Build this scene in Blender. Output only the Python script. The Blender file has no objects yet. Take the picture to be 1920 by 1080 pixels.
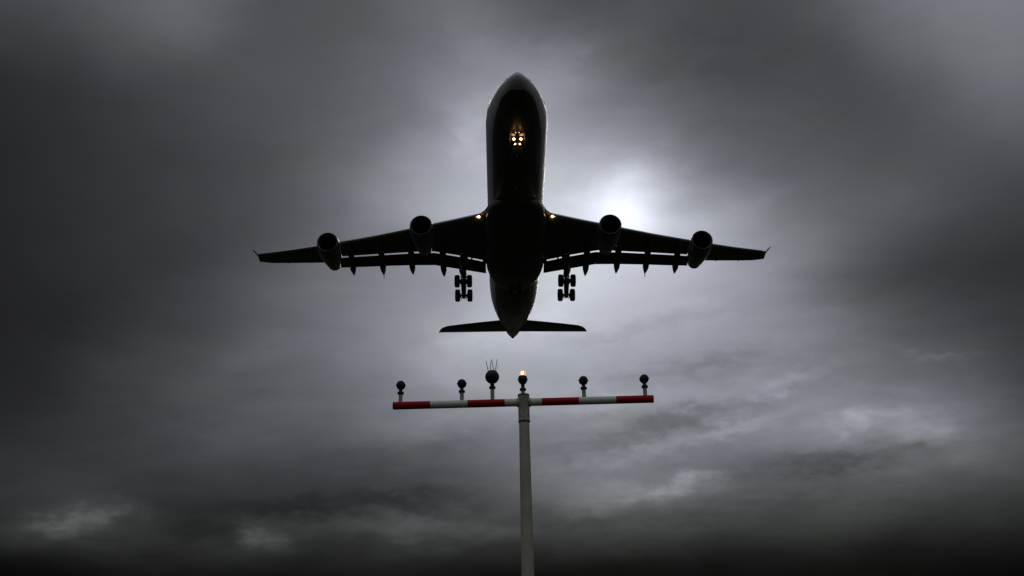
import bpy, bmesh, math, random
from mathutils import Vector, Matrix

random.seed(7)
R = math.radians
REST_FRONT = 0.36
REST_BACK = 0.58
NOSE_W = 1.1
scene = bpy.context.scene
PI = math.pi

# ------------------------------------------------------------------ camera
def view_axes(pitch, yaw, roll):
    """right, up and forward of a camera looking along +Y, pitched up, in a given frame."""
    r0 = Vector((math.cos(yaw), -math.sin(yaw), 0))
    f = Vector((math.sin(yaw) * math.cos(pitch), math.cos(yaw) * math.cos(pitch), math.sin(pitch)))
    u0 = r0.cross(f)
    return math.cos(roll) * r0 - math.sin(roll) * u0, math.sin(roll) * r0 + math.cos(roll) * u0, f

def pose(axes, loc):
    r, u, f = axes
    m = Matrix((r, u, -f)).transposed().to_4x4()
    m.translation = loc
    return m

PITCH = R(21.7)
CAM_M = pose(view_axes(PITCH, 0, R(1.2)), Vector((0, 0, 1.65)))
# the airliner stands where this eye point lies in the airliner's own frame
EYE_IN_AIRLINER = pose(view_axes(0.440510, 0.0134213, 0.0101637), Vector((-1.832, -86.600, -61.603)))
AIRLINER_M = CAM_M @ EYE_IN_AIRLINER.inverted() @ Matrix.Rotation(-.0033, 4, 'Z')

cd = bpy.data.cameras.new("camera"); cam = bpy.data.objects.new("camera", cd)
scene.collection.objects.link(cam); scene.camera = cam
cam.matrix_world = CAM_M
cd.sensor_width = 36; cd.lens = 43.63; cd.clip_start = 0.1; cd.clip_end = 20000

scene.view_settings.view_transform = 'Standard'; scene.view_settings.look = 'None'
scene.view_settings.exposure = 0; scene.view_settings.gamma = 1

# ------------------------------------------------------------------ sky: overcast deck
SUN_AZ, SUN_EL = 5.9, 24.95          # degrees right of +Y, above the horizon
# grey of the cloud deck (display value) for bearings -25..25 deg (every 2), one row per elevation
CLOUD_GREY = {
    7.0: [12, 13, 14, 16, 19, 19, 22, 23, 22, 22, 22, 21, 19, 19, 19, 19, 18, 16, 16, 14, 12, 11, 9, 8, 7, 7],
    8.5: [12, 9, 7, 9, 9, 14, 12, 12, 17, 15, 15, 14, 13, 13, 13, 12, 14, 15, 19, 21, 23, 22, 22, 22, 23, 27],
    10.0: [55, 50, 52, 52, 61, 49, 66, 69, 45, 54, 54, 56, 50, 49, 50, 53, 53, 55, 54, 53, 50, 49, 46, 45, 44, 47],
    11.5: [48, 46, 64, 65, 53, 46, 39, 39, 50, 59, 66, 70, 72, 74, 77, 89, 88, 81, 79, 80, 81, 80, 74, 69, 66, 72],
    13.0: [54, 53, 54, 55, 58, 61, 63, 64, 62, 62, 65, 70, 86, 102, 120, 123, 122, 116, 102, 99, 98, 115, 111, 102, 81, 85],
    14.5: [44, 44, 54, 59, 64, 70, 76, 80, 83, 94, 102, 109, 122, 126, 124, 117, 113, 114, 126, 140, 148, 143, 122, 98, 70, 73],
    16.0: [41, 42, 47, 59, 68, 76, 84, 90, 95, 109, 120, 130, 140, 144, 145, 142, 142, 140, 133, 127, 124, 114, 100, 88, 63, 61],
    17.5: [37, 39, 52, 59, 68, 78, 88, 96, 104, 119, 136, 156, 163, 165, 159, 151, 144, 138, 136, 130, 117, 103, 92, 82, 64, 64],
    19.0: [37, 39, 43, 54, 64, 74, 87, 97, 107, 122, 144, 170, 182, 185, 177, 170, 164, 160, 151, 139, 120, 101, 81, 67, 58, 53],
    20.5: [38, 40, 46, 52, 61, 71, 84, 96, 109, 123, 142, 164, 187, 197, 197, 190, 183, 172, 155, 135, 103, 77, 63, 57, 52, 51],
    22.0: [40, 43, 49, 53, 58, 67, 80, 95, 111, 126, 141, 154, 184, 199, 208, 203, 197, 180, 158, 133, 107, 89, 71, 63, 60, 58],
    23.5: [41, 44, 49, 54, 58, 63, 73, 86, 101, 121, 142, 162, 189, 205, 213, 213, 210, 184, 156, 126, 108, 95, 96, 81, 72, 67],
    25.0: [41, 45, 50, 55, 60, 66, 75, 87, 101, 124, 146, 168, 188, 204, 213, 223, 224, 172, 142, 111, 101, 91, 86, 80, 78, 80],
    26.5: [43, 47, 52, 57, 62, 70, 77, 91, 105, 124, 144, 163, 183, 193, 192, 182, 168, 140, 118, 97, 90, 83, 78, 80, 85, 95],
    28.0: [45, 50, 55, 61, 65, 71, 78, 86, 97, 115, 135, 157, 173, 180, 172, 156, 137, 114, 96, 88, 80, 76, 75, 84, 96, 109],
    29.5: [49, 51, 57, 63, 68, 74, 79, 83, 92, 105, 126, 149, 161, 164, 151, 133, 111, 98, 88, 84, 79, 75, 79, 91, 107, 114],
    31.0: [57, 64, 71, 75, 76, 77, 81, 84, 91, 101, 116, 131, 146, 151, 138, 120, 93, 90, 83, 79, 77, 75, 89, 102, 117, 120],
    32.5: [74, 76, 85, 93, 102, 89, 79, 82, 87, 96, 107, 120, 125, 124, 104, 95, 92, 85, 80, 72, 74, 80, 100, 117, 122, 122],
    34.0: [72, 81, 89, 95, 105, 91, 79, 82, 85, 91, 99, 109, 103, 98, 82, 79, 84, 78, 73, 73, 77, 87, 100, 113, 120, 122],
    35.5: [74, 81, 89, 95, 106, 89, 79, 82, 84, 89, 96, 105, 95, 88, 79, 77, 82, 78, 74, 73, 75, 85, 97, 114, 119, 122],
    37.0: [75, 82, 90, 96, 106, 87, 79, 82, 85, 89, 97, 106, 96, 90, 80, 77, 82, 79, 73, 74, 74, 84, 95, 111, 117, 123],
}

CLOUDLETS = [  # bearing, elevation, half width, half height, tilt (deg), grey added
    (-19.59, 10.98, 1.76, 0.44, 8, 34), (-21.4, 10.56, 1.75, 0.49, 0, 10), (-11.15, 10.31, 1.05, 0.39, -15, 32), (-5.39, 10.93, 5.02, 0.49, -2, 16),
    (6.99, 12.38, 1.51, 0.32, 4, 36), (3.28, 12.29, 3.02, 0.49, 0, 16), (9.23, 12.84, 1.26, 0.22, 8, 20), (15.69, 14.7, 1.15, 0.37, 0, 32),
    (18.43, 14.21, 1.52, 0.54, -25, 22), (18.83, 13.01, 1.52, 0.49, -20, 14), (13.04, 16.79, 2.06, 0.32, 8, 20), (20.2, 16.8, 1.03, 0.17, -5, 14),
    (10.13, 14.77, 2.8, 0.3, 12, 16), (5.34, 13.75, 3.8, 0.34, 9, 14), (3.95, 15.99, 3.33, 0.39, 3, 12), (7.44, 15.24, 3.83, 0.37, 13, -22),
    (8.39, 17.83, 2.85, 0.32, 4, -18), (15.48, 13.03, 3.79, 0.42, 0, -24), (-13.76, 10.61, 1.75, 0.49, -10, -12), (-6.14, 12.0, 5.79, 0.37, 3, -12),
    (12.97, 11.74, 4.02, 0.34, 0, -8), (4.46, 11.22, 5.02, 0.34, 0, -8), (-1.78, 28.83, 0.98, 1.35, 0, 16), (3.11, 32.08, 1.45, 1.48, -10, 12),
    (10.67, 31.3, 4.03, 1.72, -20, -8), (-2.6, 33.37, 1.77, 1.48, 30, 8), (1.55, 20.43, 1.05, 0.74, 0, 14), (-2.4, 19.27, 1.3, 1.23, 30, 10),
    (5.68, 19.53, 4.18, 0.34, 6, -12), (7.27, 16.51, 5.14, 0.34, 5, 10), (-1.65, 16.08, 3.07, 0.49, 10, 10), (-5.18, 14.16, 5.08, 0.49, 6, -8),
    (-10.37, 19.15, 5.21, 0.62, 20, 5), (5.85, 26.38, 1.92, 0.98, 20, 18), (3.53, 23.56, 1.61, 1.48, 0, 8),
]

world = bpy.data.worlds.new("World"); scene.world = world; world.use_nodes = True
nt = world.node_tree; nt.nodes.clear()

class NT:
    def __init__(s, tree): s.t = tree
    def n(s, typ, **kw):
        nd = s.t.nodes.new(typ)
        for k, v in kw.items(): setattr(nd, k, v)
        return nd
    def put(s, sock, v):
        if hasattr(v, 'is_output') or isinstance(v, bpy.types.NodeSocket): s.t.links.new(v, sock)
        else: sock.default_value = v
    def m(s, op, a, b=0.0, c=None):
        nd = s.n('ShaderNodeMath', operation=op)
        s.put(nd.inputs[0], a)
        if op not in ('SQRT', 'ABSOLUTE', 'ARCSINE', 'EXPONENT'): s.put(nd.inputs[1], b)
        if c is not None: s.put(nd.inputs[2], c)
        return nd.outputs[0]
    def noise(s, vec, scale, detail=4, rough=.5, dist=0.0):
        nd = s.n('ShaderNodeTexNoise'); s.put(nd.inputs['Vector'], vec)
        nd.inputs['Scale'].default_value = scale; nd.inputs['Detail'].default_value = detail
        nd.inputs['Roughness'].default_value = rough; nd.inputs['Distortion'].default_value = dist
        return nd.outputs['Fac']
    def rng(s, v, a, b, c=0.0, d=1.0, smooth=True):
        nd = s.n('ShaderNodeMapRange'); nd.interpolation_type = 'SMOOTHSTEP' if smooth else 'LINEAR'
        s.put(nd.inputs[0], v)
        for i, q in enumerate((a, b, c, d)): s.put(nd.inputs[i + 1], q)
        return nd.outputs[0]
    def xyz(s, x, y, z):
        nd = s.n('ShaderNodeCombineXYZ')
        for i, v in enumerate((x, y, z)): s.put(nd.inputs[i], v)
        return nd.outputs[0]
    def ramp(s, fac, stops, interp='LINEAR'):
        nd = s.n('ShaderNodeValToRGB'); cr = nd.color_ramp; cr.interpolation = interp
        while len(cr.elements) > 1: cr.elements.remove(cr.elements[-1])
        for i, (p, c) in enumerate(stops):
            e = cr.elements[0] if i == 0 else cr.elements.new(p)
            if i == 0: e.position = p
            e.color = (c, c, c, 1) if isinstance(c, (int, float)) else (*c, 1)
        s.put(nd.inputs[0], fac)
        return nd.outputs[0]
    def mixc(s, f, a, b, blend='MIX'):
        nd = s.n('ShaderNodeMix', data_type='RGBA', blend_type=blend)
        s.put(nd.inputs[0], f); s.put(nd.inputs[6], a); s.put(nd.inputs[7], b)
        return nd.outputs[2]

W = NT(nt)
tc = W.n('ShaderNodeTexCoord')
sep = W.n('ShaderNodeSeparateXYZ'); nt.links.new(tc.outputs['Generated'], sep.inputs[0])
dx, dy, dz = sep.outputs
az = W.m('MULTIPLY', W.m('ARCTAN2', dx, dy), 57.29578)
el = W.m('MULTIPLY', W.m('ARCSINE', dz), 57.29578)
# position on the flat underside of the cloud deck (streaks flatten towards the horizon)
hz = W.m('ADD', W.m('MAXIMUM', dz, 0.0), 0.12)
px = W.m('DIVIDE', dx, hz); py = W.m('DIVIDE', dy, hz)
deck = W.xyz(px, py, 0.0)
near_h = W.rng(el, 27.0, 11.0)                         # ragged detail grows low in the sky
# ragged edges: bend bearing and elevation by noise before the cloud brightness is looked up
ang = W.xyz(W.m('MULTIPLY', az, 0.05), W.m('MULTIPLY', el, 0.12), 0.0)
w1 = W.m('SUBTRACT', W.noise(ang, 2.2, 5, .55), .5)
w2 = W.m('SUBTRACT', W.noise(W.xyz(W.m('MULTIPLY', az, 0.05), W.m('MULTIPLY', el, 0.12), 7.3), 2.6, 5, .55), .5)
azw = W.m('ADD', az, W.m('MULTIPLY', w1, 4.5))
elw = W.m('ADD', el, W.m('MULTIPLY', w2, 2.0))
els = sorted(CLOUD_GREY); n_el = len(els); n_az = len(CLOUD_GREY[els[0]])
fa = W.rng(azw, -25.0, 25.0, smooth=False)
fe = W.rng(elw, els[0], els[-1], smooth=False)
acc = None
for i, e in enumerate(els):
    # each row waits for the one before (a 1e-9 share of the running sum), so few values are alive at once
    fa_i = fa if acc is None else W.m('MULTIPLY_ADD', acc, 1e-9, fa)
    fe_i = fe if acc is None else W.m('MULTIPLY_ADD', acc, 1e-9, fe)
    row = W.ramp(fa_i, [(k / (n_az - 1), g / 255.0) for k, g in enumerate(CLOUD_GREY[e])], 'B_SPLINE')
    wgt = W.ramp(fe_i, [(k / (n_el - 1), 1.0 if k == i else 0.0) for k in range(n_el)], 'B_SPLINE')
    t = W.m('MULTIPLY', row, wgt)
    acc = t if acc is None else W.m('ADD', acc, t)
# single cloudlets and rifts, ragged at the rim
rag_x, rag_y = (W.m('ADD', azw, W.m('MULTIPLY', W.m('SUBTRACT', W.noise(W.xyz(az, W.m('MULTIPLY', el, 2.0), 0.0), .55, 7, .65), .5), 4.2)),
            W.m('ADD', elw, W.m('MULTIPLY', W.m('SUBTRACT', W.noise(W.xyz(az, W.m('MULTIPLY', el, 2.0), 9.0), .55, 7, .65), .5), 2.0)))
cl = acc; base_acc = acc
for (a0, e0, sa, se, tilt, amp) in CLOUDLETS:
    if amp > 20: amp *= .8
    mp = W.n('ShaderNodeMapping', vector_type='TEXTURE'); nt.links.new(W.xyz(rag_x, rag_y, cl), mp.inputs[0])
    mp.inputs['Location'].default_value = (a0, e0, 0); mp.inputs['Rotation'].default_value = (0, 0, R(tilt)); mp.inputs['Scale'].default_value = (sa, se, 1e6)
    dt = W.n('ShaderNodeVectorMath', operation='DOT_PRODUCT'); nt.links.new(mp.outputs[0], dt.inputs[0]); nt.links.new(mp.outputs[0], dt.inputs[1])
    cl = W.m('ADD', cl, W.m('MULTIPLY', W.m('EXPONENT', W.m('MULTIPLY', dt.outputs['Value'], -.7)), amp / 255.0))
tex = W.rng(W.noise(W.xyz(az, W.m('MULTIPLY', el, 2.6), 4.0), .33, 8, .62, .6), .34, .66, .60, 1.22, smooth=False)
acc = W.m('MAXIMUM', W.m('MULTIPLY_ADD', W.m('SUBTRACT', cl, base_acc), tex, base_acc), .02)
# beyond that stretch of sky: the same deck, plain, somewhat brighter behind the viewer
back = W.rng(dy, 0.5, -0.4, REST_FRONT, REST_BACK)
rest = W.m('MULTIPLY', back, W.rng(W.noise(deck, 1.1, 5, .5), .25, .75, .8, 1.2, smooth=False))
rest = W.m('MULTIPLY', rest, W.rng(el, 0.0, 75.0, .46, 1.35, smooth=False))
far_az = W.rng(W.m('ABSOLUTE', az), 27.0, 48.0)
far_el = W.rng(el, 34.5, 47.0)
far = W.m('MAXIMUM', W.m('MAXIMUM', far_az, far_el), W.rng(el, 7.2, 3.0))
g = W.m('ADD', W.m('MULTIPLY', acc, W.m('SUBTRACT', 1.0, far)), W.m('MULTIPLY', rest, far))
# wisps and mottling
big = W.m('SUBTRACT', W.noise(deck, 2.3, 7, .55, .3), .5)
wisp = W.m('SUBTRACT', W.noise(W.xyz(W.m('MULTIPLY', px, .8), W.m('MULTIPLY', py, 1.15), 3.1), 6.5, 8, .6, .5), .5)
fine = W.m('SUBTRACT', W.noise(ang, 9.0, 4, .6), .5)
amp_b = W.m('MULTIPLY_ADD', near_h, .12, .10)
amp_w = W.m('MULTIPLY_ADD', near_h, .20, .03)
k = W.m('ADD', 1.0, W.m('ADD', W.m('MULTIPLY', big, amp_b), W.m('ADD', W.m('MULTIPLY', wisp, amp_w), W.m('MULTIPLY', fine, .04))))
g = W.m('MULTIPLY', g, k)
lum = W.m('POWER', W.m('MAXIMUM', g, .005), 2.2)
# the sun behind the deck: a soft burst in the cloud around its direction
sd = Vector((math.sin(R(SUN_AZ)) * math.cos(R(SUN_EL)), math.cos(R(SUN_AZ)) * math.cos(R(SUN_EL)), math.sin(R(SUN_EL))))
dd = W.n('ShaderNodeVectorMath', operation='DISTANCE'); nt.links.new(tc.outputs['Generated'], dd.inputs[0]); dd.inputs[1].default_value = sd
r1 = W.m('ADD', dd.outputs['Value'], W.m('ADD', W.m('MULTIPLY', w2, .015), W.m('MULTIPLY', W.m('SUBTRACT', W.noise(W.xyz(az, el, 0.0), .5, 4, .6), .5), .018)))
q = W.m('DIVIDE', r1, .025); q2 = W.m('MULTIPLY', W.m('MULTIPLY', q, q), -1.0)
lum = W.m('ADD', lum, W.m('MULTIPLY', W.m('EXPONENT', q2), .36))
# tint: cool above, greenish grey towards the ground
low = W.rng(el, 14.0, 9.0)
tint = W.mixc(low, (.95, .98, 1.12, 1), (.945, 1.025, .955, 1))
tv = W.noise(ang, 3.0, 3, .5)
tint = W.mixc(W.m('MULTIPLY', W.rng(tv, .45, .65), .5), tint, (.935, 1.0, 1.03, 1))
col = W.mixc(1.0, tint, W.xyz(lum, lum, lum), 'MULTIPLY')
sky = W.n('ShaderNodeTexSky', sky_type='NISHITA', sun_disc=False)
sky.sun_elevation = R(SUN_EL); sky.sun_rotation = R(SUN_AZ)
bg1 = W.n('ShaderNodeBackground'); nt.links.new(col, bg1.inputs[0]); bg1.inputs[1].default_value = 1.0
bg2 = W.n('ShaderNodeBackground'); nt.links.new(sky.outputs[0], bg2.inputs[0]); bg2.inputs[1].default_value = 0.05
mixs = W.n('ShaderNodeMixShader'); mixs.inputs[0].default_value = 0.002      # what filters through the deck
nt.links.new(bg1.outputs[0], mixs.inputs[1]); nt.links.new(bg2.outputs[0], mixs.inputs[2])
out = W.n('ShaderNodeOutputWorld'); nt.links.new(mixs.outputs[0], out.inputs[0])

sl = bpy.data.lights.new("sun", 'SUN'); sl.energy = 0.5; sl.angle = R(20); sl.specular_factor = 0.0; sl.color = (1, .96, .9)
so = bpy.data.objects.new("sun", sl); scene.collection.objects.link(so)
so.rotation_euler = sd.to_track_quat('Z', 'Y').to_euler()
so.location = (0, 0, 30)

# ------------------------------------------------------------------ materials
def mat(name, col, rough=.5, metal=0.0, emit=None, estr=0.0, noise=0.0, nscale=3.0, coat=0.0, bump=0.0, spec=.5):
    m = bpy.data.materials.new(name); m.use_nodes = True
    T = NT(m.node_tree); b = m.node_tree.nodes['Principled BSDF']
    b.inputs['Roughness'].default_value = rough; b.inputs['Metallic'].default_value = metal
    b.inputs['Coat Weight'].default_value = coat; b.inputs['Coat Roughness'].default_value = .08
    b.inputs['Specular IOR Level'].default_value = spec
    if noise > 0:
        tcn = T.n('ShaderNodeTexCoord')
        f = T.rng(T.noise(tcn.outputs['Object'], nscale, 6, .6), .3, .7, smooth=False)
        T.put(b.inputs['Base Color'], T.mixc(f, (*[c * (1 - noise) for c in col], 1), (*[min(1, c * (1 + noise * .6)) for c in col], 1)))
        T.put(b.inputs['Roughness'], T.rng(f, 0.0, 1.0, max(0.03, rough * .85), min(1, rough * 1.2), smooth=False))
        if bump > 0:
            bn = T.n('ShaderNodeBump'); bn.inputs['Strength'].default_value = bump; bn.inputs['Distance'].default_value = .02
            T.put(bn.inputs['Height'], f); T.put(b.inputs['Normal'], bn.outputs[0])
    else:
        b.inputs['Base Color'].default_value = (*col, 1)
    if emit:
        b.inputs['Emission Color'].default_value = (*emit, 1); b.inputs['Emission Strength'].default_value = estr
    return m

def fuselage_paint():
    """white gloss above, grey belly, skin-panel joints and a row of cabin windows in the paint"""
    m = bpy.data.materials.new('fuselage_paint'); m.use_nodes = True
    T = NT(m.node_tree); b = m.node_tree.nodes['Principled BSDF']
    tcn = T.n('ShaderNodeTexCoord'); s = T.n('ShaderNodeSeparateXYZ'); T.put(s.inputs[0], tcn.outputs['Object'])
    x, y, z = s.outputs
    grime = T.noise(T.xyz(T.m('MULTIPLY', x, 1.2), T.m('MULTIPLY', y, .12), z), 1.6, 6, .6)
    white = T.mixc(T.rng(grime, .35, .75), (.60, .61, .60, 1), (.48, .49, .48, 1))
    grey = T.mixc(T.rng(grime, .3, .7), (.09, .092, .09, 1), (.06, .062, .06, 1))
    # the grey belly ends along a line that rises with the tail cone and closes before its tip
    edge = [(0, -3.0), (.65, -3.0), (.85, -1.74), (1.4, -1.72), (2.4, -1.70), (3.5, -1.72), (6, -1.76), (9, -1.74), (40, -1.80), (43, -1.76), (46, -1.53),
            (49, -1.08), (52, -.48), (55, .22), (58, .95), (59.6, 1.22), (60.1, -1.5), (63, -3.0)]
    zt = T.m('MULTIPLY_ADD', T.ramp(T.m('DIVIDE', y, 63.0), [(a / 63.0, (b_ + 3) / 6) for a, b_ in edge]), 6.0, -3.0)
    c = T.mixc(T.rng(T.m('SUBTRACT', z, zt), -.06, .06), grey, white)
    c = T.mixc(T.rng(y, 60.1, 60.12), c, (.78, .78, .76, 1))  # tail tip painted paler, in place of sky light reflected there
    # circumferential joints every 2.54 m and lengthwise laps
    jm = T.m('PINGPONG', T.m('ADD', y, 200.0), 1.27)
    joint = T.rng(jm, .022, .012)
    am = T.m('PINGPONG', T.m('ADD', T.m('ARCTAN2', x, z), 10.0), .26)
    lap = T.rng(am, .0045, .0025)
    line = T.m('MULTIPLY', T.m('MAXIMUM', joint, lap), .35)
    c = T.mixc(line, c, (.08, .08, .08, 1))
    # cabin windows
    wm = T.m('PINGPONG', T.m('ADD', y, 200.0), .267)
    wy = T.rng(wm, .125, .115); wz = T.rng(T.m('ABSOLUTE', T.m('SUBTRACT', z, .55)), .17, .16)
    inr = T.m('MULTIPLY', T.m('GREATER_THAN', y, 8.5), T.m('LESS_THAN', y, 51.0))
    c = T.mixc(T.m('MULTIPLY', T.m('MULTIPLY', wy, wz), inr), c, (.02, .025, .03, 1))
    T.put(b.inputs['Base Color'], c)
    T.put(b.inputs['Roughness'], T.rng(grime, .3, .7, .26, .38))

    b.inputs['Specular IOR Level'].default_value = .5
    return m

def wing_paint():
    m = bpy.data.materials.new('wing_grey_paint'); m.use_nodes = True
    T = NT(m.node_tree); b = m.node_tree.nodes['Principled BSDF']
    tcn = T.n('ShaderNodeTexCoord'); s = T.n('ShaderNodeSeparateXYZ'); T.put(s.inputs[0], tcn.outputs['Object'])
    x, y, z = s.outputs
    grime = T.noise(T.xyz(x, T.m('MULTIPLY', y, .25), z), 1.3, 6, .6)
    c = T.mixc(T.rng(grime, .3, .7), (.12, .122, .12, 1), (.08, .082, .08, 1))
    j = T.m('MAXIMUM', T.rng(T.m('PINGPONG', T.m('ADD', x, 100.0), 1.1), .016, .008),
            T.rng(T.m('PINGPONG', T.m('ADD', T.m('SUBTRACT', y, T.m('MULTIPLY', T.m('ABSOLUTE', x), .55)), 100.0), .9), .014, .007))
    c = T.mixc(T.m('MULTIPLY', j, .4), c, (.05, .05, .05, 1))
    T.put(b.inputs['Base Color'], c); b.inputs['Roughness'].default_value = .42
    return m

M = {}
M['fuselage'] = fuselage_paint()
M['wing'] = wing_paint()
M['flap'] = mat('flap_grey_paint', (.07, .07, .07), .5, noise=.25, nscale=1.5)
M['metal_edge'] = mat('polished_leading_edge', (.85, .86, .87), .32, 1.0, noise=.08, nscale=2)
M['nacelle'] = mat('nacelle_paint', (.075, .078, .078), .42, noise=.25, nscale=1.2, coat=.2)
M['lip'] = mat('inlet_lip_metal', (.20, .205, .21), .5, 1.0, noise=.1)
M['dark'] = mat('dark_engine_duct', (.012, .012, .012), .7, spec=.2)
M['fan'] = mat('titanium_fan_blades', (.01, .01, .012), .5, .6)
M['tyre'] = mat('black_tyre_rubber', (.018, .018, .018), .8, noise=.3, nscale=9)
M['hub'] = mat('wheel_hub_metal', (.12, .12, .12), .5, .5)
M['strut'] = mat('gear_steel', (.10, .10, .10), .45, .3, noise=.3, nscale=6)
M['glass'] = mat('cockpit_glass', (.01, .012, .015), .35, spec=.15)
M['gear_door'] = mat('gear_door_paint', (.7, .7, .66), .45, noise=.2)
M['lamp_hot'] = mat('lit_landing_lamp', (1, .9, .75), .3, emit=(1, .66, .34), estr=8)
M['lamp_soft'] = mat('lit_taxi_lamp', (1, .9, .8), .3, emit=(1, .80, .70), estr=1.6)
M['lamp_halo'] = mat('lamp_bloom_glow', (.6, .35, .2), .4, emit=(1, .30, .05), estr=.55)  # orange bloom of the lamps, put in as emission on rings and housings
M['mast_white'] = mat('weathered_mast_paint', (.40, .395, .31), .55, noise=.16, nscale=5, bump=.15, spec=.3)
M['bar_white'] = mat('white_bar_paint', (.68, .67, .60), .5, noise=.12, nscale=6, bump=.1, spec=.3)
M['mast_red'] = mat('weathered_red_paint', (.36, .004, .010), .6, noise=.18, nscale=7, spec=.2)
M['stem'] = mat('grey_lamp_stem', (.34, .34, .29), .55, noise=.15, nscale=12)
M['housing'] = mat('black_cast_lamp_housing', (.014, .015, .014), .6, noise=.3, nscale=18, spec=.3)
M['bulb_glass'] = mat('unlit_lamp_glass', (.03, .03, .03), .1)
M['amber'] = mat('lit_amber_lamp_glass', (1, .7, .45), .2, emit=(1, .50, .22), estr=.75)
M['filament'] = mat('lit_lamp_core', (1, .9, .7), .3, emit=(1, .78, .45), estr=7)
M['wire'] = mat('bird_spike_wire', (.06, .06, .06), .5, .5)
M['joint'] = mat('dark_joint_rubber', (.05, .05, .045), .7)
M['bolt'] = mat('galvanised_bolt', (.18, .18, .17), .5, .7)
M['concrete'] = mat('concrete', (.3, .29, .27), .9, noise=.25, nscale=4, bump=.4)

def grass_mat():
    m = bpy.data.materials.new('grass'); m.use_nodes = True
    T = NT(m.node_tree); b = m.node_tree.nodes['Principled BSDF']
    tcn = T.n('ShaderNodeTexCoord'); v = tcn.outputs['Object']
    f = T.m('ADD', T.m('MULTIPLY', T.noise(v, .05, 8, .6), .6), T.m('MULTIPLY', T.noise(v, 5.0, 8, .7), .4))
    T.put(b.inputs['Base Color'], T.ramp(f, [(.3, (.006, .010, .004)), (.5, (.012, .019, .006)), (.7, (.022, .028, .011))]))
    b.inputs['Roughness'].default_value = .95; b.inputs['Specular IOR Level'].default_value = .1
    bn = T.n('ShaderNodeBump'); bn.inputs['Strength'].default_value = .8; bn.inputs['Distance'].default_value = .08
    T.put(bn.inputs['Height'], T.noise(v, 12.0, 6, .7)); T.put(b.inputs['Normal'], bn.outputs[0])
    return m
M['grass'] = grass_mat()

# ------------------------------------------------------------------ mesh helpers
C = scene.collection
def link(name, me, parent=None, mats=(), smooth=True, sharp=35, loc=None):
    o = bpy.data.objects.new(name, me); C.objects.link(o)
    for m in mats: me.materials.append(m)
    if smooth:
        for p in me.polygons: p.use_smooth = True
        try: me.set_sharp_from_angle(angle=R(sharp))
        except Exception: pass
    if parent: o.parent = parent
    if loc is not None: o.location = loc
    return o

class MB:
    def __init__(s): s.v = []; s.f = []; s.mi = []
    def add(s, vs, fs, mi=0):
        n = len(s.v); s.v += [tuple(v) for v in vs]; s.f += [[i + n for i in f] for f in fs]; s.mi += [mi] * len(fs); return s
    def loft(s, rings, caps=(True, True), mi=0, close=True):
        n = len(rings[0]); vs = [p for r in rings for p in r]; fs = []
        for a in range(len(rings) - 1):
            for i in range(n if close else n - 1):
                j = (i + 1) % n
                fs.append([a * n + i, a * n + j, (a + 1) * n + j, (a + 1) * n + i])
        if caps[0]: fs.append(list(range(n))[::-1])
        if caps[1]: fs.append([(len(rings) - 1) * n + i for i in range(n)])
        return s.add(vs, fs, mi)
    def tube(s, a, b, r1, r2=None, n=16, mi=0, caps=(True, True)):
        a = Vector(a); b = Vector(b); d = (b - a).normalized(); r2 = r1 if r2 is None else r2
        h = Vector((0, 0, 1)) if abs(d.z) < .9 else Vector((1, 0, 0))
        u = d.cross(h).normalized(); w = d.cross(u)
        rg = [[p + (u * math.cos(t) + w * math.sin(t)) * r for t in [2 * PI * i / n for i in range(n)]] for p, r in ((a, r1), (b, r2))]
        return s.loft(rg, caps, mi)
    def lathe(s, prof, origin, axis, n=32, mi=0, caps=(False, False)):
        """prof: (distance along axis, radius)"""
        o = Vector(origin); d = Vector(axis).normalized()
        h = Vector((0, 0, 1)) if abs(d.z) < .9 else Vector((1, 0, 0))
        u = d.cross(h).normalized(); w = d.cross(u)
        rg = [[o + d * t + (u * math.cos(q) + w * math.sin(q)) * r for q in [2 * PI * i / n for i in range(n)]] for t, r in prof]
        return s.loft(rg, caps, mi)
    def box(s, c, size, mi=0, m=None):
        c = Vector(c); hx, hy, hz = [q / 2 for q in size]
        vs = [Vector((x, y, z)) for x in (-hx, hx) for y in (-hy, hy) for z in (-hz, hz)]
        if m: vs = [m @ v for v in vs]
        return s.add([c + v for v in vs], [[0, 1, 3, 2], [4, 6, 7, 5], [0, 4, 5, 1], [2, 3, 7, 6], [0, 2, 6, 4], [1, 5, 7, 3]], mi)
    def build(s, name, mats, parent=None, smooth=True, sharp=35, bevel=0, loc=None):
        me = bpy.data.meshes.new(name); me.from_pydata(s.v, [], s.f); me.update()
        if not isinstance(mats, (list, tuple)): mats = [mats]
        for p, k in zip(me.polygons, s.mi): p.material_index = k
        bm = bmesh.new(); bm.from_mesh(me); bmesh.ops.recalc_face_normals(bm, faces=bm.faces)
        if bevel:
            es = [e for e in bm.edges if len(e.link_faces) == 2 and e.calc_face_angle(0) > R(50)]
            bmesh.ops.bevel(bm, geom=es, offset=bevel, segments=2, affect='EDGES', profile=.6)
        bm.to_mesh(me); bm.free()
        o = link(name, me, parent, mats, smooth, sharp)
        if loc is not None:                        # keep the mesh where it is, move its origin
            me.transform(Matrix.Translation(-Vector(loc))); o.location = loc
        return o

def thing(name, label, cat, mtx=None, group=None):
    o = bpy.data.objects.new(name, None); C.objects.link(o); o.empty_display_size = 1
    if mtx is not None: o.matrix_world = mtx
    o['label'] = label; o['category'] = cat
    if group: o['group'] = group
    return o

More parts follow.
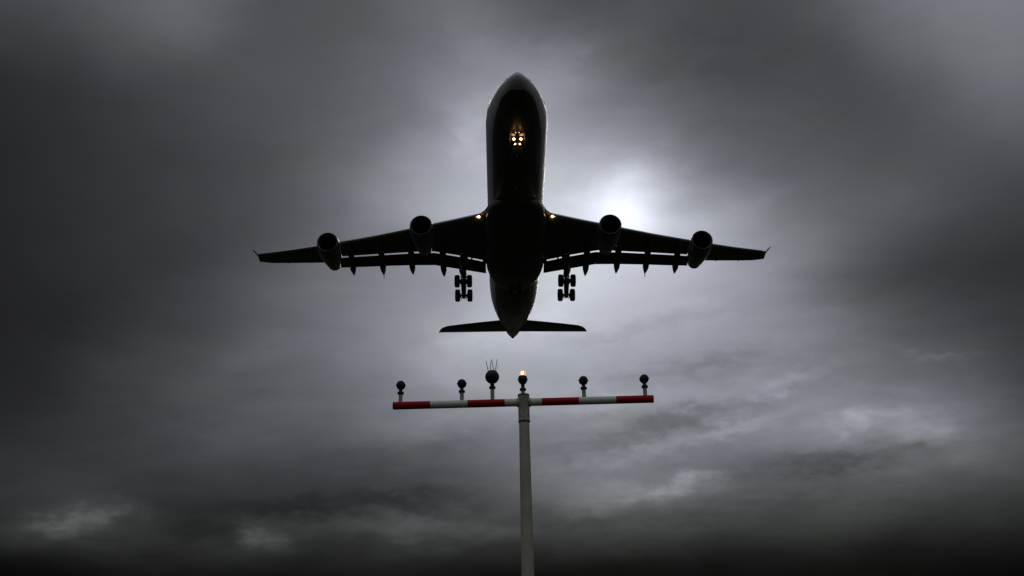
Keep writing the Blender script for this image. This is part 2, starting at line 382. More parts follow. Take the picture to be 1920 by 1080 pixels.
def lerp_tab(tab, x):
    """smooth (Catmull-like) interpolation of rows (x, v1, v2, ...)"""
    if x <= tab[0][0]: return tab[0][1:]
    if x >= tab[-1][0]: return tab[-1][1:]
    for i in range(len(tab) - 1):
        if tab[i][0] <= x <= tab[i + 1][0]:
            a, b = tab[i], tab[i + 1]; h = b[0] - a[0]; t = (x - a[0]) / h
            res = []
            for k in range(1, len(a)):
                sl = (b[k] - a[k]) / h
                def tan(p, q, r):
                    s1 = (q[k] - p[k]) / (q[0] - p[0]); s2 = (r[k] - q[k]) / (r[0] - q[0])
                    return 0 if s1 * s2 <= 0 else 2 * s1 * s2 / (s1 + s2)
                m0 = tan(tab[i - 1], a, b) if i > 0 else sl
                m1 = tan(a, b, tab[i + 2]) if i + 2 < len(tab) else sl
                t2, t3 = t * t, t * t * t
                res.append((2*t3-3*t2+1)*a[k] + (t3-2*t2+t)*h*m0 + (-2*t3+3*t2)*b[k] + (t3-t2)*h*m1)
            return tuple(res)

# ------------------------------------------------------------------ ground
mb = MB()
rs = [0, 5, 15, 40, 100, 300, 900, 2500, 7000]; n = 48
rings = [[(r * math.cos(2*PI*i/n), r * math.sin(2*PI*i/n), .0) for i in range(n)] for r in rs[1:]]
mb.loft(rings, (True, False))
ground = mb.build('ground', M['grass'], smooth=False); ground['kind'] = 'structure'

# ------------------------------------------------------------------ airliner
# own frame: x towards the right of the picture, y aft from the nose tip, z up
jet = thing('airliner', 'large four engined passenger jet on final approach with wheels down, flying overhead', 'airplane', AIRLINER_M)

FUS = [  # y, half width, top, bottom
 (0.00, .05, -.93, -1.03), (.12, .34, -.68, -1.30), (.4, .62, -.44, -1.56), (.8, .90, -.22, -1.78), (1.4, 1.24, .06, -2.02),
 (2.0, 1.52, .36, -2.20), (2.7, 1.78, .66, -2.36), (3.5, 1.97, 1.08, -2.52), (4.6, 2.24, 1.52, -2.66), (6.0, 2.51, 2.12, -2.77), (7.5, 2.71, 2.58, -2.81),
 (9.5, 2.82, 2.82, -2.82), (40, 2.82, 2.82, -2.82), (43, 2.80, 2.82, -2.74), (46, 2.70, 2.82, -2.45), (49, 2.48, 2.80, -1.90),
 (52, 2.15, 2.74, -1.16), (55, 1.80, 2.66, -.30), (58, 1.34, 2.52, .60), (60.5, .94, 2.32, 1.20), (62.0, .62, 2.12, 1.53), (62.8, .30, 1.98, 1.70)]
def superring(y, w, t, b, n=56, e=1.0):
    zc_, h = (t + b) / 2, (t - b) / 2
    k = .34 * max(0.0, 1 - y / 9.0) ** .7                # the crown is narrower round the cockpit
    return [(w * math.sin(2*PI*i/n) * (1 - k * max(0.0, math.cos(2*PI*i/n))), y, zc_ + h * math.cos(2*PI*i/n)) for i in range(n)]
ys = [0, .04, .12, .25, .4, .6, .8, 1.1, 1.4, 1.7, 2.0, 2.35, 2.7, 3.1, 3.5, 4, 4.6, 5.3, 6, 6.7, 7.5, 8.2, 9, 14, 20, 26, 32, 36, 40] + [40 + .95 * i for i in range(1, 24)] + [62.4, 62.8]
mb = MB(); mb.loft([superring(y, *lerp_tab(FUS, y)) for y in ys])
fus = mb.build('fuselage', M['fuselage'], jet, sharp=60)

def fus_pt(y, ang, off=0.0):
    w, t, b = lerp_tab(FUS, y); zc_, h = (t + b) / 2, (t - b) / 2
    nrm = Vector((math.sin(ang) / w, 0, math.cos(ang) / h)).normalized()
    return Vector((w * math.sin(ang), y, zc_ + h * math.cos(ang))) + nrm * off

# cockpit windows: six panes wrapped on the nose
def pane(y0, y1, a0, a1, off=.004, n=4, slant=0.0):
    mb = MB(); vs = []
    for i in range(n + 1):
        for j in range(n + 1):
            a = a0 + (a1 - a0) * j / n
            vs.append(fus_pt(y0 + (y1 - y0) * i / n + slant * j / n, a, off))
    fs = [[i*(n+1)+j, i*(n+1)+j+1, (i+1)*(n+1)+j+1, (i+1)*(n+1)+j] for i in range(n) for j in range(n)]
    return mb.add(vs, fs)
for sgn in (-1, 1):
    for (a0, a1, y0, y1, sl) in ((.04, .42, 2.15, 3.05, .12), (.47, .80, 2.3, 3.2, .25), (.85, 1.08, 2.65, 3.5, .3)):
        pane(y0, y1, sgn * a0, sgn * a1, slant=sl).build('cockpit_window', M['glass'], jet)
# passenger doors
for sgn in (-1, 1):
    for yy in (6.3, 18.9, 41.5, 52.5):
        mb = pane(yy, yy + 1.05, sgn * 1.10, sgn * 1.72, off=.006, n=5)
        mb.build('cabin_door', M['fuselage'], jet)
# pitot probes, drain masts and belly aerials
for (yy, ang) in ((2.2, 2.2), (2.2, -2.2), (3.3, 1.9), (3.3, -1.9)):
    p = fus_pt(yy, ang, -.02); q_ = fus_pt(yy, ang, .14)
    mb = MB(); mb.tube(p, q_, .02, .018, 8); mb.tube(q_ + Vector((0, .05, 0)), q_ + Vector((0, -.22, 0)), .018, .01, 8)
    mb.build('probe', M['strut'], jet)
def blade_aerial(y, h=.42, c=.5, x=0.0, name='aerial'):
    zb = lerp_tab(FUS, y)[2]
    rg = []
    for k, t in enumerate((0, .5, 1)):
        cc = c * (1 - .45 * t); y0 = y + .35 * t * c
        rg.append([(x, y0, zb + .04 - t * h), (x + .03, y0 + cc * .35, zb + .04 - t * h), (x, y0 + cc, zb + .04 - t * h), (x - .03, y0 + cc * .35, zb + .04 - t * h)])
    MB().loft(rg).build(name, M['gear_door'], jet, sharp=60)
blade_aerial(9.0, .5, .75); blade_aerial(15.5, .35, .45); blade_aerial(44.5, .3, .4)

# belly fairing round the wing box
BF = [(18.2, .5, -2.70, 1.2), (19, 1.5, -2.86, 1.3), (20, 2.35, -2.98, 1.5), (21.5, 2.85, -3.14, 1.9), (23.5, 3.04, -3.30, 2.4), (27, 3.12, -3.40, 2.6), (31, 3.12, -3.42, 2.6),
      (33.5, 3.04, -3.38, 2.4), (35.5, 2.72, -3.26, 2.0), (37.0, 2.25, -3.12, 1.6), (38.3, 1.55, -2.98, 1.3), (39.2, .8, -2.86, 1.1), (39.6, .25, -2.80, 1.0)]
def bf_ring(y, w, b, tp, n=40):
    top = b + tp; zc_ = (top + b) / 2; h = (top - b) / 2; rg = []
    for i in range(n):
        t = 2 * PI * i / n; c_, s_ = math.cos(t), math.sin(t); e = .72
        rg.append((w * math.copysign(abs(s_) ** e, s_), y, zc_ + h * math.copysign(abs(c_) ** e, c_)))
    return rg
mb = MB(); yy = 18.2; rings = []
while yy < 39.61:
    rings.append(bf_ring(yy, *lerp_tab(BF, yy))); yy += .35 if (yy < 24 or yy > 33) else .9
rings.append(bf_ring(39.6, *lerp_tab(BF, 39.6)))
mb.loft(rings).build('belly_fairing', M['fuselage'], jet, sharp=60)

# --- wing
def zc(x):
    a = max(abs(x) - 2.8, 0); return -1.75 + .091 * a + .0024 * a * a
LE = [(2.0, 22.35), (3.76, 23.45), (8.66, 26.5), (11.12, 28.1), (13.34, 29.55), (19.19, 33.35), (21.84, 35.15), (28.73, 39.62)]
SLOT = [(2.0, 33.45), (3.45, 33.06), (6.14, 32.40), (8.6, 32.05), (9.3, 32.12), (11.25, 32.82), (14.58, 34.11), (17.95, 35.56), (19.3, 36.20)]
TEO = [(19.36, 37.75), (21.65, 38.66), (27.67, 41.05), (28.73, 41.22)]
FTE = [(2.0, 35.0), (3.44, 34.75), (8.3, 33.87), (8.9, 33.90), (12.66, 34.93), (19.3, 37.50)]
def tipx(x, sgn):                              # the windward wing is drawn out a little at the tip
    return sgn * (x + (.050 * max(0, x - 20) if sgn < 0 else .008 * max(0, x - 20)))
def lin(tab, x):
    for a, b in zip(tab, tab[1:]):
        if x <= b[0]: return a[1] + (b[1] - a[1]) * (x - a[0]) / (b[0] - a[0])
    return tab[-1][1]
def af_ring(x, le, te, zle, zte, th, n=14, teth=.012, camber=.02, sgn=1):
    c = te - le; up, lo = [], []
    for i in range(n + 1):
        u = .5 * (1 - math.cos(PI * i / n))
        t = 5 * th * (.2969 * math.sqrt(u) - .126 * u - .3516 * u*u + .2843 * u**3 - .1015 * u**4) * c + teth * .5 * u
        zb = zle + (zte - zle) * u + camber * c * 4 * u * (1 - u)
        up.append((tipx(x, sgn), le + u * c, zb + t)); lo.append((tipx(x, sgn), le + u * c, zb - t))
    return up + lo[::-1][:-1] if teth == 0 else up + lo[::-1][:-1]
def th_at(x): return .135 - .035 * min(1, (x - 2.8) / 12)
for sgn, side in ((-1, 'l'), (1, 'r')):
    mb = MB()
    xs = [2.0, 2.8, 3.76, 5, 6.14, 7.4, 8.6, 9.3, 11.25, 13.34, 14.58, 16.5, 17.95, 19.33]
    mb.loft([af_ring(x, lin(LE, x), lin(SLOT, x), zc(x) + .12, zc(x) - .12, th_at(x), teth=.05, camber=.012, sgn=sgn) for x in xs])
    xs = [19.34, 21.84, 24, 26, 27.3, 28.0, 28.73]
    mb.loft([af_ring(x, lin(LE, x), lin(TEO, x) - (.06 if x > 27.4 else 0), zc(x) + .12, zc(x) - .06, .10, teth=.03, camber=.012, sgn=sgn) for x in xs])
    # root fillet
    fil = [(2.55, 20.9, 30), (2.8, 21.6, 30), (3.1, 22.45, 30), (3.5, 23.1, 30), (4.0, 23.62, 30)]
    mb.loft([af_ring(x, a, b, zc(x) + .10, zc(x), .10, sgn=sgn) for x, a, b in fil])
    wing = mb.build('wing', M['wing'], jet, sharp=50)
    # slats: bare metal leading edge pieces
    for x0, x1 in ((4.2, 8.9), (10.1, 19.2), (20.5, 28.2)):
        rg = []
        for t in (0, .5, 1):
            x = x0 + (x1 - x0) * t; le = lin(LE, x); c = (lin(SLOT, x) if x < 19.33 else lin(TEO, x)) - le
            r_ = .13 * (1 - .5 * (x - 3) / 26) * .9
            z0 = zc(x) + .12
            pts = []
            for k in range(9):       # round nose shell
                a = R(100) - R(200) * k / 8
                pts.append((tipx(x, sgn), le + .02 - math.cos(a) * r_ * 1.6, z0 + math.sin(a) * r_ * 1.25))
            pts.append((tipx(x, sgn), le + .09 * c * .6, z0 - r_ * 1.2))
            pts.append((tipx(x, sgn), le + .09 * c, z0 + r_ * 1.6))
            rg.append(pts)
        MB().loft(rg).build('slat', M['metal_edge'], wing, sharp=60)
    # flaps
    for x0, x1 in ((3.12, 8.645), (8.65, 19.28)):
        n_ = 2 if x0 < 4 else 4; rg = []
        for k in range(n_ + 1):
            x = x0 + (x1 - x0) * k / n_
            rg.append(af_ring(x, lin(SLOT, x) + .10, lin(FTE, x), zc(x) - .27, zc(x) - .86, .12, teth=.03, camber=.0, sgn=sgn))
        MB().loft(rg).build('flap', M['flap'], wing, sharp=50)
    # inboard flap end plate and the small slot brackets
    MB().box((sgn * 4.62, lin(SLOT, 4.62) + .05, zc(4.62) - .30), (.16, .8, .25)).build('flap_bracket', M['flap'], wing)
    MB().box((sgn * 3.24, lin(SLOT, 3.2) - .05, zc(3.2) - .20), (.42, .9, .34)).build('flap_bracket', M['flap'], wing, bevel=.04)
    # aileron hinge line covers
    for xa in (22.8, 25.6):
        MB().box((sgn * xa, lin(TEO, xa) - .35, zc(xa) - .12), (.10, .7, .12)).build('hinge_fairing', M['wing'], wing, bevel=.02)
    # flap track fairings (canoes)
    for xf, ye, tail in ((7.70, 35.74, 0), (11.12, 36.03, 0), (14.43, 37.10, 1), (17.86, 38.18, 0)):
        y0 = lin(SLOT, xf) - 3.0; zt = zc(xf); rg = []; nn = 16
        for k in range(nn + 1):
            u = k / nn; y = y0 + (ye - y0) * u
            wv = max(.015, .35 * min(1, (u / .22)) ** .6 * (min(1, (1 - u) / .21)) ** .75)
            zz = zt - .42 - .88 * max(0, (u - .35) / .65) ** 1.1
            hh = wv * 1.25
            rg.append([(sgn * xf + wv * math.cos(2*PI*i/14), y, zz + hh * math.sin(2*PI*i/14)) for i in range(14)])
        mbx = MB().loft(rg)
        if tail:
            mbx.tube((sgn * xf, ye - .15, zt - 1.25), (sgn * (xf), ye + .15, zt - 1.62), .045, .03, 8)
        mbx.build('flap_track_fairing', M['flap'], wing, sharp=60)
    # winglet
    a0, a1 = 28.70, 29.62
    zt = zc(28.7)
    rg = []
    for t in (0, .12, .3, .65, 1.0):
        xx = a0 + (a1 - a0) * (t ** 1.25); zz = zt + .10 + (1.32) * t
        le = 39.60 + 1.35 * t; te = 41.18 + .22 * t; c = te - le; th = .05
        X_ = tipx(xx, sgn); rg.append([(X_, le, zz), (X_ + sgn * th * .5, le + c * .3, zz - .02), (X_, te, zz), (X_ - sgn * th * .5, le + c * .3, zz + .02)])
    MB().loft(rg).build('winglet', M['wing'], jet, sharp=60)
    # wing root landing lights
    for (lx, ly, lz, rr, mm) in ((3.70, 23.36, -1.86, .125, 'lamp_hot'), (2.80, 22.35, -2.05, .045, 'lamp_soft'), (3.93, 23.5, -1.80, .05, 'lamp_soft')):
        mbx = MB()
        mbx.lathe([(0, rr * .01), (0, rr * .6), (.03, rr * .95), (.08, rr)], (sgn * lx, ly - .12, lz), (0, 1, 0.2), 18, caps=(True, True))
        lamp = mbx.build('landing_light', M[mm], jet)
        if rr > .1:
            MB().lathe([(-.01, rr * 1.0), (-.02, rr * 1.12), (.06, rr * 1.2), (.14, rr * 1.15)], (sgn * lx, ly - .10, lz), (0, 1, 0.2), 18).build('halo_ring', M['lamp_halo'], lamp)  # emissive ring added as the lamp's orange bloom

    # --- engines
    for (ex, ey, ez, le_y) in ((9.45, 22.6, -3.12, 27.0), (19.72, 29.3, -1.46, 33.8)):
        prof = [(.62, .90), (.30, .93), (.12, .96), (.03, 1.00), (0, 1.04), (.03, 1.08), (.12, 1.12), (.4, 1.165), (1.1, 1.20), (2.2, 1.19), (3.2, 1.11), (4.2, .98), (5.1, .82), (5.9, .68), (5.9, .62), (5.2, .66)]
        eng = MB()
        axis = Vector((-.012 * sgn, 1, .03)).normalized()
        eng.lathe(prof[6:], (sgn * ex, ey, ez), axis, 40)
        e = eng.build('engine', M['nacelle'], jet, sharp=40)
        MB().lathe(prof[:7], (sgn * ex, ey, ez), axis, 40).build('inlet_lip', M['lip'], e, sharp=60)
        MB().lathe([(.62, .90), (1.3, .86), (1.32, .01)], (sgn * ex, ey, ez), axis, 40).build('inlet_duct', M['dark'], e, sharp=60)
        fb = MB(); o_ = Vector((sgn * ex, ey, ez))
        u_ = axis.cross(Vector((0, 0, 1))).normalized(); w_ = axis.cross(u_)
        for k in range(24):
            a = 2 * PI * k / 24; b_ = a + .16
            d1 = u_ * math.cos(a) + w_ * math.sin(a); d2 = u_ * math.cos(b_) + w_ * math.sin(b_)
            p0, p1 = o_ + axis * 1.12, o_ + axis * 1.26
            fb.add([p0 + d1 * .25, p0 + d1 * .85, p1 + d2 * .85, p1 + d2 * .25], [[0, 1, 2, 3]])
        fb.build('fan', M['fan'], e, smooth=False)
        MB().lathe([(.82, .01), (.9, .1), (1.05, .2), (1.2, .27)], o_, axis, 20).build('spinner', M['fan'], e)
        MB().lathe([(5.2, .66), (5.2, .42), (5.9, .34), (6.3, .18), (6.55, .02)], o_, axis, 24).build('exhaust_plug', M['dark'], e)
        # pylon
        rg = []
        for t in (0, .15, .4, .7, 1.0):
            y = ey + 1.6 + t * (le_y + 3.2 - ey - 1.6); w = .26 * math.sin(PI * min(1, .12 + t * .8)) + .03
            zt2 = ez + 1.10 + (zc(ex) - ez - 1.10 + .15) * min(1, t * 2.0); zb2 = ez + .75 + .3 * t
            if y > le_y: zt2 = zc(ex) - .1; zb2 = min(zb2, zc(ex) - .5 + .2 * t)
            rg.append([(sgn * ex, y, zb2), (sgn * ex + w, y, (zb2 + zt2) / 2), (sgn * ex, y, zt2), (sgn * ex - w, y, (zb2 + zt2) / 2)])
        MB().loft(rg).build('pylon', M['nacelle'], jet, sharp=60)

    # --- tailplane
    rg = []
    for (x, le, te) in ((.6, 55.0, 59.5), (1.4, 55.4, 59.7), (2.17, 55.72, 59.85), (4.08, 56.54, 60.28), (6.14, 57.45, 60.73), (8.3, 58.5, 61.2), (8.9, 59.05, 61.33), (9.25, 59.65, 61.41), (9.5, 60.5, 61.47), (9.58, 61.2, 61.5)):
        z_ = 1.15 + .085 * (x - 2); rg.append(af_ring(x, le, te, z_ - .18, z_ + .10, .07, sgn=sgn, camber=-.01))
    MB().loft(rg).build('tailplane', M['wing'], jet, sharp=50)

# tail fin
rg = []
for (z, le, te) in ((1.6, 50.5, 60.3), (3.0, 52.6, 60.6), (7.0, 56.4, 61.7), (10.8, 59.9, 62.9), (11.1, 60.6, 62.9)):
    c = te - le
    rg.append([(0, le, z), (.045 * c, le + .3 * c, z), (0, te, z), (-.045 * c, le + .3 * c, z)])
MB().loft(rg).build('tail_fin', M['fuselage'], jet, sharp=60)
# APU exhaust and tail cone details
MB().lathe([(0, .24), (.12, .23), (.10, .17), (-.25, .16), (-.25, .01)], (0, 62.8, 1.83), (0, 1, .05), 20).build('exhaust_pipe', M['dark'], jet)
MB().box((-.10, 62.3, 1.62), (.26, .35, .12)).build('tail_vent', M['dark'], jet, bevel=.02)

# --- wheels
def wheel(mb, c, r, w):
    """axis along x"""
    mb.lathe([(-w*.5, r*.55), (-w*.5, r*.78), (-w*.42, r*.93), (-w*.25, r*.99), (0, r), (w*.25, r*.99), (w*.42, r*.93), (w*.5, r*.78), (w*.5, r*.55)], c, (1, 0, 0), 32)
    mb.lathe([(-w*.5, r*.55), (-w*.38, r*.50), (-w*.30, r*.2), (-w*.45, r*.16), (-w*.45, .01)], c, (1, 0, 0), 20, mi=1)
    mb.lathe([(w*.5, r*.55), (w*.38, r*.50), (w*.30, r*.2), (w*.45, r*.16), (w*.45, .01)], c, (1, 0, 0), 20, mi=1)

def main_gear(gx, sgn):
    F_ = Vector((gx, 32.30, -4.72)); B_ = Vector((gx, 34.20, -5.52)); P_ = (F_ + B_) / 2
    top = Vector((gx - .02 * sgn, 33.0, zc(5.4) - .2))
    mb = MB()
    mb.tube(top, top.lerp(P_, .62), (.27), .27, 18)                 # outer cylinder
    mb.tube(top.lerp(P_, .6), P_ + Vector((0, 0, .05)), .15, .15, 16)
    mb.tube(P_ + Vector((-.2, 0, 0)), P_ + Vector((.2, 0, 0)), .24, .24, 16)
    mb.tube(top.lerp(P_, .25) + Vector((-.34, 0, 0)), top.lerp(P_, .25) + Vector((.34, 0, 0)), .10, .10, 12)
    mb.tube(top.lerp(P_, .52) + Vector((-.30, .0, 0)), top.lerp(P_, .52) + Vector((.30, 0, 0)), .12, .12, 12)
    mb.loft([[(gx - .28, y_, z_), (gx + .28 + w_ * (sgn > 0), y_, z_), (gx + .28 + w_ * (sgn > 0), y_ + .5, z_), (gx - .28 - w_ * (sgn < 0), y_ + .5, z_), (gx - .28 - w_ * (sgn < 0), y_, z_)]
             for z_, w_, y_ in ((-2.2, .20, 32.8), (-3.15, .20, 32.8), (-3.55, .02, 32.85))])                # trunnion fairing
    for z_, w_ in ((-3.8, .36), (-4.15, .33), (-4.55, .37)):
        mb.tube((gx - w_, 33.2, z_), (gx + w_, 33.2, z_), .07, .07, 10)
    g = mb.build('main_landing_gear', M['strut'], jet, sharp=45)
    # bogie beam
    mb = MB(); d = (B_ - F_).normalized()
    mb.tube(F_ - d * .22, B_ + d * .25, .27, .23, 16)
    for q_ in (F_, B_):
        mb.tube(q_ + Vector((-.78, 0, 0)), q_ + Vector((.78, 0, 0)), .085, .085, 12)
        for s2 in (-1, 1):
            mb.tube(q_ + Vector((s2 * .26, 0, 0)), q_ + Vector((s2 * .46, 0, 0)), .20, .22, 16)     # brake pack
            mb.tube(q_ + Vector((s2 * .30, .1, -.2)), q_ + Vector((s2 * .22, .42, -.25)), .05, .04, 8)
    mb.tube(B_ + Vector((0, .1, -.1)), B_ + Vector((0, .42, -.22)), .07, .03, 8)
    mb.build('bogie_beam', M['strut'], g, sharp=45)
    # torque links, hoses, side stay
    mb = MB()
    q0 = top.lerp(P_, .55) + Vector((0, .3, 0)); q1 = P_ + Vector((0, .75, .9)); q2 = P_ + Vector((0, .25, .1))
    for s2 in (-1, 1):
        mb.tube(q0 + Vector((s2*.14, 0, 0)), q1, .06, .05, 8); mb.tube(q1, q2 + Vector((s2*.14, 0, 0)), .05, .06, 8)
        mb.tube(top.lerp(P_, .3) + Vector((s2*.26, -.1, 0)), F_ + Vector((s2*.24, -.05, .18)), .035, .03, 8)
        mb.tube(top.lerp(P_, .5) + Vector((s2*.27, .1, 0)), B_ + Vector((s2*.22, -.2, .15)), .035, .03, 8)
    mb.tube(top.lerp(P_, .35), Vector((gx - sgn * 2.2, 33.4, -2.5)), .11, .10, 10)
    mb.build('drag_brace', M['strut'], g, sharp=45)
    # leg door
    m_ = Matrix.Rotation(R(6) * sgn, 3, 'Y')
    mb = MB(); mb.box((gx + .30 * sgn, 32.9, -2.75), (.10, 1.1, 1.35), m=m_)
    mb.build('gear_door', M['gear_door'], g, bevel=.03)
    for q_ in (F_, B_):
        for s2 in (-1, 1):
            c = q_ + Vector((s2 * .655, 0, 0))
            w = MB(); wheel(w, c, .675, .55); w.build('wheel', [M['tyre'], M['hub']], g, sharp=40)
    # bay beam that closes the slot above the leg
    MB().box((gx - .05 * sgn, 32.9, -2.02), (.86, 1.9, .5)).build('gear_beam', M['strut'], g, bevel=.05)
    return g
main_gear(5.50, 1); main_gear(-5.50, -1)

# centre gear
mb = MB(); P_ = Vector((0, 33.6, -5.0)); mb.tube((0, 33.3, -3.2), P_, .17, .13, 16)
mb.tube(P_ + Vector((-.5, 0, 0)), P_ + Vector((.5, 0, 0)), .09, .09, 12)
mb.tube((0, 33.4, -4.1), (0, 35.6, -3.3), .07, .07, 10)
g = mb.build('centre_landing_gear', M['strut'], jet, sharp=45)
for s2 in (-1, 1):
    w = MB(); wheel(w, P_ + Vector((s2 * .48, 0, 0)), .62, .44); w.build('wheel', [M['tyre'], M['hub']], g, sharp=40)

# nose gear with its lamps
NG = Vector((0, 6.75, -4.55))
mb = MB(); mb.tube((0, 6.5, -2.6), (0, 6.68, -3.9), .14, .13, 16); mb.tube((0, 6.66, -3.8), NG, .085, .085, 14)
mb.tube(NG + Vector((-.42, 0, 0)), NG + Vector((.42, 0, 0)), .07, .07, 12)
mb.tube((0, 6.6, -3.5), (0, 8.0, -2.75), .06, .06, 10)
mb.box((0, 6.40, -3.34), (.62, .10, .14)); mb.box((0, 6.5, -3.75), (.44, .10, .10))
g = mb.build('nose_landing_gear', M['strut'], jet, sharp=45)
for s2 in (-1, 1):
    w = MB(); wheel(w, NG + Vector((s2 * .30, 0, 0)), .52, .36); w.build('wheel', [M['tyre'], M['hub']], g, sharp=40)
    # aft leg doors, hanging open on each side
    mb = MB(); mb.box((s2 * .62, 6.75, -3.18), (.05, 1.5, .85), m=Matrix.Rotation(R(-8) * s2, 3, 'Y'))
    mb.build('gear_door', M['gear_door'], g, bevel=.015)
    for (lx, ly, lz, rr, mm) in ((.31, 6.30, -3.36, .105, 'lamp_hot'), (.19, 6.40, -3.80, .060, 'lamp_hot'), (.32, 6.42, -3.88, .030, 'lamp_soft'), (.15, 6.05, -2.86, .040, 'lamp_soft')):
        mb = MB(); mb.lathe([(-.02, .004), (-.015, rr * .6), (0, rr), ], (s2 * lx, ly, lz), (0, 1, .25), 20, caps=(True, True))
        mb.build('landing_light', M[mm], g)
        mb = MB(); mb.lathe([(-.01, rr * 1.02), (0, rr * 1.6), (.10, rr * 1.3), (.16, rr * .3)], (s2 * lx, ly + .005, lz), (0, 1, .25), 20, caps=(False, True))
        mb.build('lamp_housing', M['lamp_halo' if rr > .05 else 'strut'], g)  # larger housings carry the lamp bloom as painted-in glow
    # spill from the big lamps onto the bay and doors
    pl = bpy.data.lights.new('nose_lamp_glow', 'POINT'); pl.energy = NOSE_W; pl.color = (1, .42, .10); pl.shadow_soft_size = .05
    po = bpy.data.objects.new('nose_lamp_glow', pl); C.objects.link(po); po.parent = jet; po.location = (s2 * .36, 5.93, -3.10)
# open bay lip lit by the lamps
for s2 in (-1, 1):
    mb = MB(); mb.box((s2 * .42, 6.06, -3.06), (.54, .05, .22), m=Matrix.Rotation(R(-9) * s2, 3, 'Y'))
    mb.build('bay_panel', M['gear_door'], g, bevel=.01)

# ------------------------------------------------------------------ approach light mast
D = 22.45                                     # metres from the viewer, along the ground
def at(x, y, Y=D):                            # point of the mast's upright plane seen in that direction
    r_, u_, f_ = view_axes(PITCH, 0, R(1.2))
    d = f_ + r_ * ((x - 960) / 2327.1) + u_ * ((540 - y) / 2327.1)
    return Vector((0, 0, 1.65)) + d * (Y / d.y)
c_top = at(982, 754.5)
MX, BZ = c_top.x, c_top.z                     # mast centre, crossbar height
mast = thing('approach_light_mast', 'slim pale mast with a red and white striped crossbar carrying approach lamps', 'light mast', Matrix.Translation((MX, D, 0)))
S = 1.0 / 104.3 * 1.035                       # metres per picture pixel at the bar
TILT = R(.33)
def bar(x): return Vector((x - MX, 0, BZ + (x - MX) * math.tan(TILT)))   # local to the mast
mb = MB(); mb.lathe([(0, .150), (BZ - .38, .0960)], (0, 0, 0), (0, 0, 1), 40, caps=(True, True))
mb.lathe([(0, .26), (.03, .26), (.03, .17)], (0, 0, .10), (0, 0, 1), 32)
pole = mb.build('pole', M['mast_white'], mast)
MB().box((0, 0, .04), (.9, .9, .16)).build('footing', M['concrete'], mast, bevel=.02)
mb = MB(); zt = BZ + .135; zb = BZ - .385
mb.lathe([(zb, .100), (zb, .106), (zt, .1065), (zt + .008, .110), (zt + .016, .110), (zt + .016, .02)], (0, 0, 0), (0, 0, 1), 40, caps=(True, True))
sleeve = mb.build('sleeve', M['mast_white'], mast, sharp=30)
MB().lathe([(zb - .004, .105), (zb + .006, .111), (zb + .020, .111), (zb + .026, .105)], (0, 0, 0), (0, 0, 1), 40).build('sleeve_joint', M['joint'], sleeve)
MB().lathe([(zt - .012, .1085), (zt - .006, .1125), (zt + .004, .1125), (zt + .008, .108)], (0, 0, 0), (0, 0, 1), 40).build('sleeve_joint', M['joint'], sleeve)
MB().box((0, -.1065, BZ - .26), (.006, .004, .22)).build('seam', M['joint'], sleeve)
for sx in (-1, 1):
    a = R(42) * sx
    MB().tube((math.sin(a) * .10, -math.cos(a) * .10, BZ - .275), (math.sin(a) * .114, -math.cos(a) * .114, BZ - .275), .011, .011, 6).build('bolt', M['bolt'], sleeve)

X0, X1 = at(737.5, 761).x, at(1224.5, 748).x
cuts = [X0 + (X1 - X0) * k / 7 for k in range(8)]
mb = MB(); RB = .0735
n = 32
def ring(x, r):
    c = bar(x); return [(c.x, math.cos(2*PI*i/n) * r, c.z + math.sin(2*PI*i/n) * r) for i in range(n)]
for k in range(7):
    a, b = cuts[k], cuts[k + 1]
    mb.loft([ring(a, RB), ring(b, RB)], (k == 0, k == 6), mi=k % 2)
cross = mb.build('crossbar', [M['mast_red'], M['bar_white']], mast, sharp=40)
for e_, dx_ in ((X0, 1), (X1, -1)):           # end caps, slightly recessed lips
    c = bar(e_); MB().lathe([(0, .001), (0, .066), (.008, .071)], (c.x - dx_ * .009, 0, c.z), (dx_, 0, 0), 28).build('end_cap', M['joint'], cross)
for sx in (-1, 1):                            # collars where the bar meets the sleeve
    c = bar(MX + sx * .118)
    MB().lathe([(-.03, .092), (.0, .088), (.022, .075)], (c.x, 0, c.z), (sx, 0, 0), 28).build('bar_collar', M['mast_white'], cross)

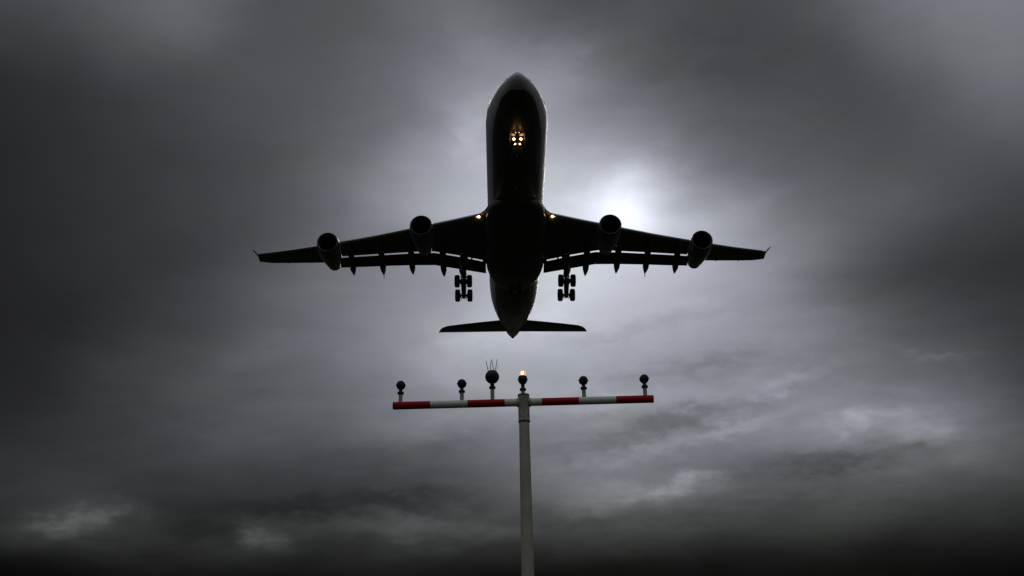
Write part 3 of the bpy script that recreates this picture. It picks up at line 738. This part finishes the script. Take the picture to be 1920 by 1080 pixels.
def lamp(px_x, kind):
    x = at(px_x, 752).x; b = bar(x); base = b.z + (RB - .006 if kind != 'centre' else .135)
    o = Vector((b.x, 0, base))
    stem_h = {'small': .175, 'strobe': .235, 'centre': .115}[kind]
    mb = MB(); mb.lathe([(0, .038), (stem_h, .037)], o, (0, 0, 1), 24, caps=(True, True))
    root = mb.build('approach_lamp', M['stem'], mast, loc=o)
    def sub(mb_, name, m_, **kw):
        for i, v in enumerate(mb_.v): mb_.v[i] = (v[0] - o.x, v[1] - o.y, v[2] - o.z)
        return mb_.build(name, m_, root, **kw)
    t = o + Vector((0, 0, stem_h))
    # clamp ring
    sub(MB().lathe([(-.022, .04), (-.020, .056), (-.010, .062), (.014, .062), (.024, .055), (.026, .03)], t, (0, 0, 1), 24), 'clamp', M['housing'])
    for i in range(4):
        a = R(45 + 90 * i); k2 = MB(); k2.tube(t + Vector((math.cos(a) * .05, math.sin(a) * .05, 0)), t + Vector((math.cos(a) * .072, math.sin(a) * .072, 0)), .007, .007, 6)
        sub(k2, 'clamp_bolt', M['bolt'])
    if kind == 'small':
        hc = t + Vector((0, .01, .160)); r = .086
        nk = MB().lathe([(.0, .040), (.03, .032), (.08, .036), (.10, .03)], t, (0, 0, 1), 18); sub(nk, 'neck', M['housing'])
        h = MB()        # bowl: back towards the viewer, glass towards the approach
        h.lathe([(-.075, .004), (-.073, .035), (-.060, .062), (-.035, .082), (0, r), (.035, r), (.045, r * .96)], hc, (0, 1, .06), 32)
        for a in (0, 180): 
            q_ = Vector((math.cos(R(a)), 0, math.sin(R(a)) + .02)); h.tube(hc + q_ * r * .9, hc + q_ * (r + .010), .012, .010, 8)
        sub(h, 'housing', M['housing'])
        sub(MB().lathe([(.044, r * .95), (.055, r * .6), (.06, .003)], hc, (0, 1, .06), 28), 'lens', M['bulb_glass'])
    elif kind == 'strobe':
        r = .134; hc = t + Vector((0, 0, .215))
        nk = MB().lathe([(.0, .040), (.03, .038), (.115, .041)], t, (0, 0, 1), 20); sub(nk, 'neck', M['housing'])
        h = MB(); pr = [(-.128, .040)]
        for i in range(1, 15):
            a = R(-72 + 144 * i / 15); pr.append((math.sin(a) * r, math.cos(a) * r))
        pr.append((.118, .055)); pr.append((.119, .002))
        h.lathe(pr, hc, (0, 0, 1), 36); sub(h, 'housing', M['housing'])
        tz = hc.z + .112
        for (xa, xb, ya) in ((-.068, -.115, .02), (-.042, -.012, -.02), (.038, -.002, .02), (.060, .100, -.02), (.066, .128, .05)):
            rr_ = .0080 if ya < .04 else .003
            sub(MB().tube((hc.x + xa, ya, tz - .02), (hc.x + xb, ya * 2, tz + (.225 if ya < .04 else .18)), rr_, rr_ * .8, 6), 'bird_spike', M['wire'])
    else:
        nk = MB().lathe([(.0, .040), (.03, .030), (.06, .036), (.10, .036), (.13, .03)], t, (0, 0, 1), 20); sub(nk, 'neck', M['housing'])
        h = MB().lathe([(.10, .034), (.125, .060), (.155, .080), (.19, .090), (.225, .086), (.262, .077), (.268, .062), (.268, .002)], t, (0, 0, 1), 32)
        for i in range(6):
            a = R(60 * i); h.tube(t + Vector((math.cos(a) * .08, math.sin(a) * .08, .20)), t + Vector((math.cos(a) * .098, math.sin(a) * .098, .20)), .010, .008, 6)
        sub(h, 'housing', M['housing'])
        sub(MB().lathe([(.268, .056), (.30, .057), (.33, .055), (.355, .048), (.37, .033), (.375, .002)], t, (0, 0, 1), 28), 'glass', M['amber'])
        sub(MB().lathe([(.285, .004), (.293, .016), (.315, .022), (.335, .015), (.342, .004)], t + Vector((-.004, -.052, 0)), (0, 0, 1), 16), 'bulb', M['filament'])
    return root
for xp in (751, 866, 1095.5, 1210.5): lamp(xp, 'small')
lamp(923.5, 'strobe'); lamp(981, 'centre')
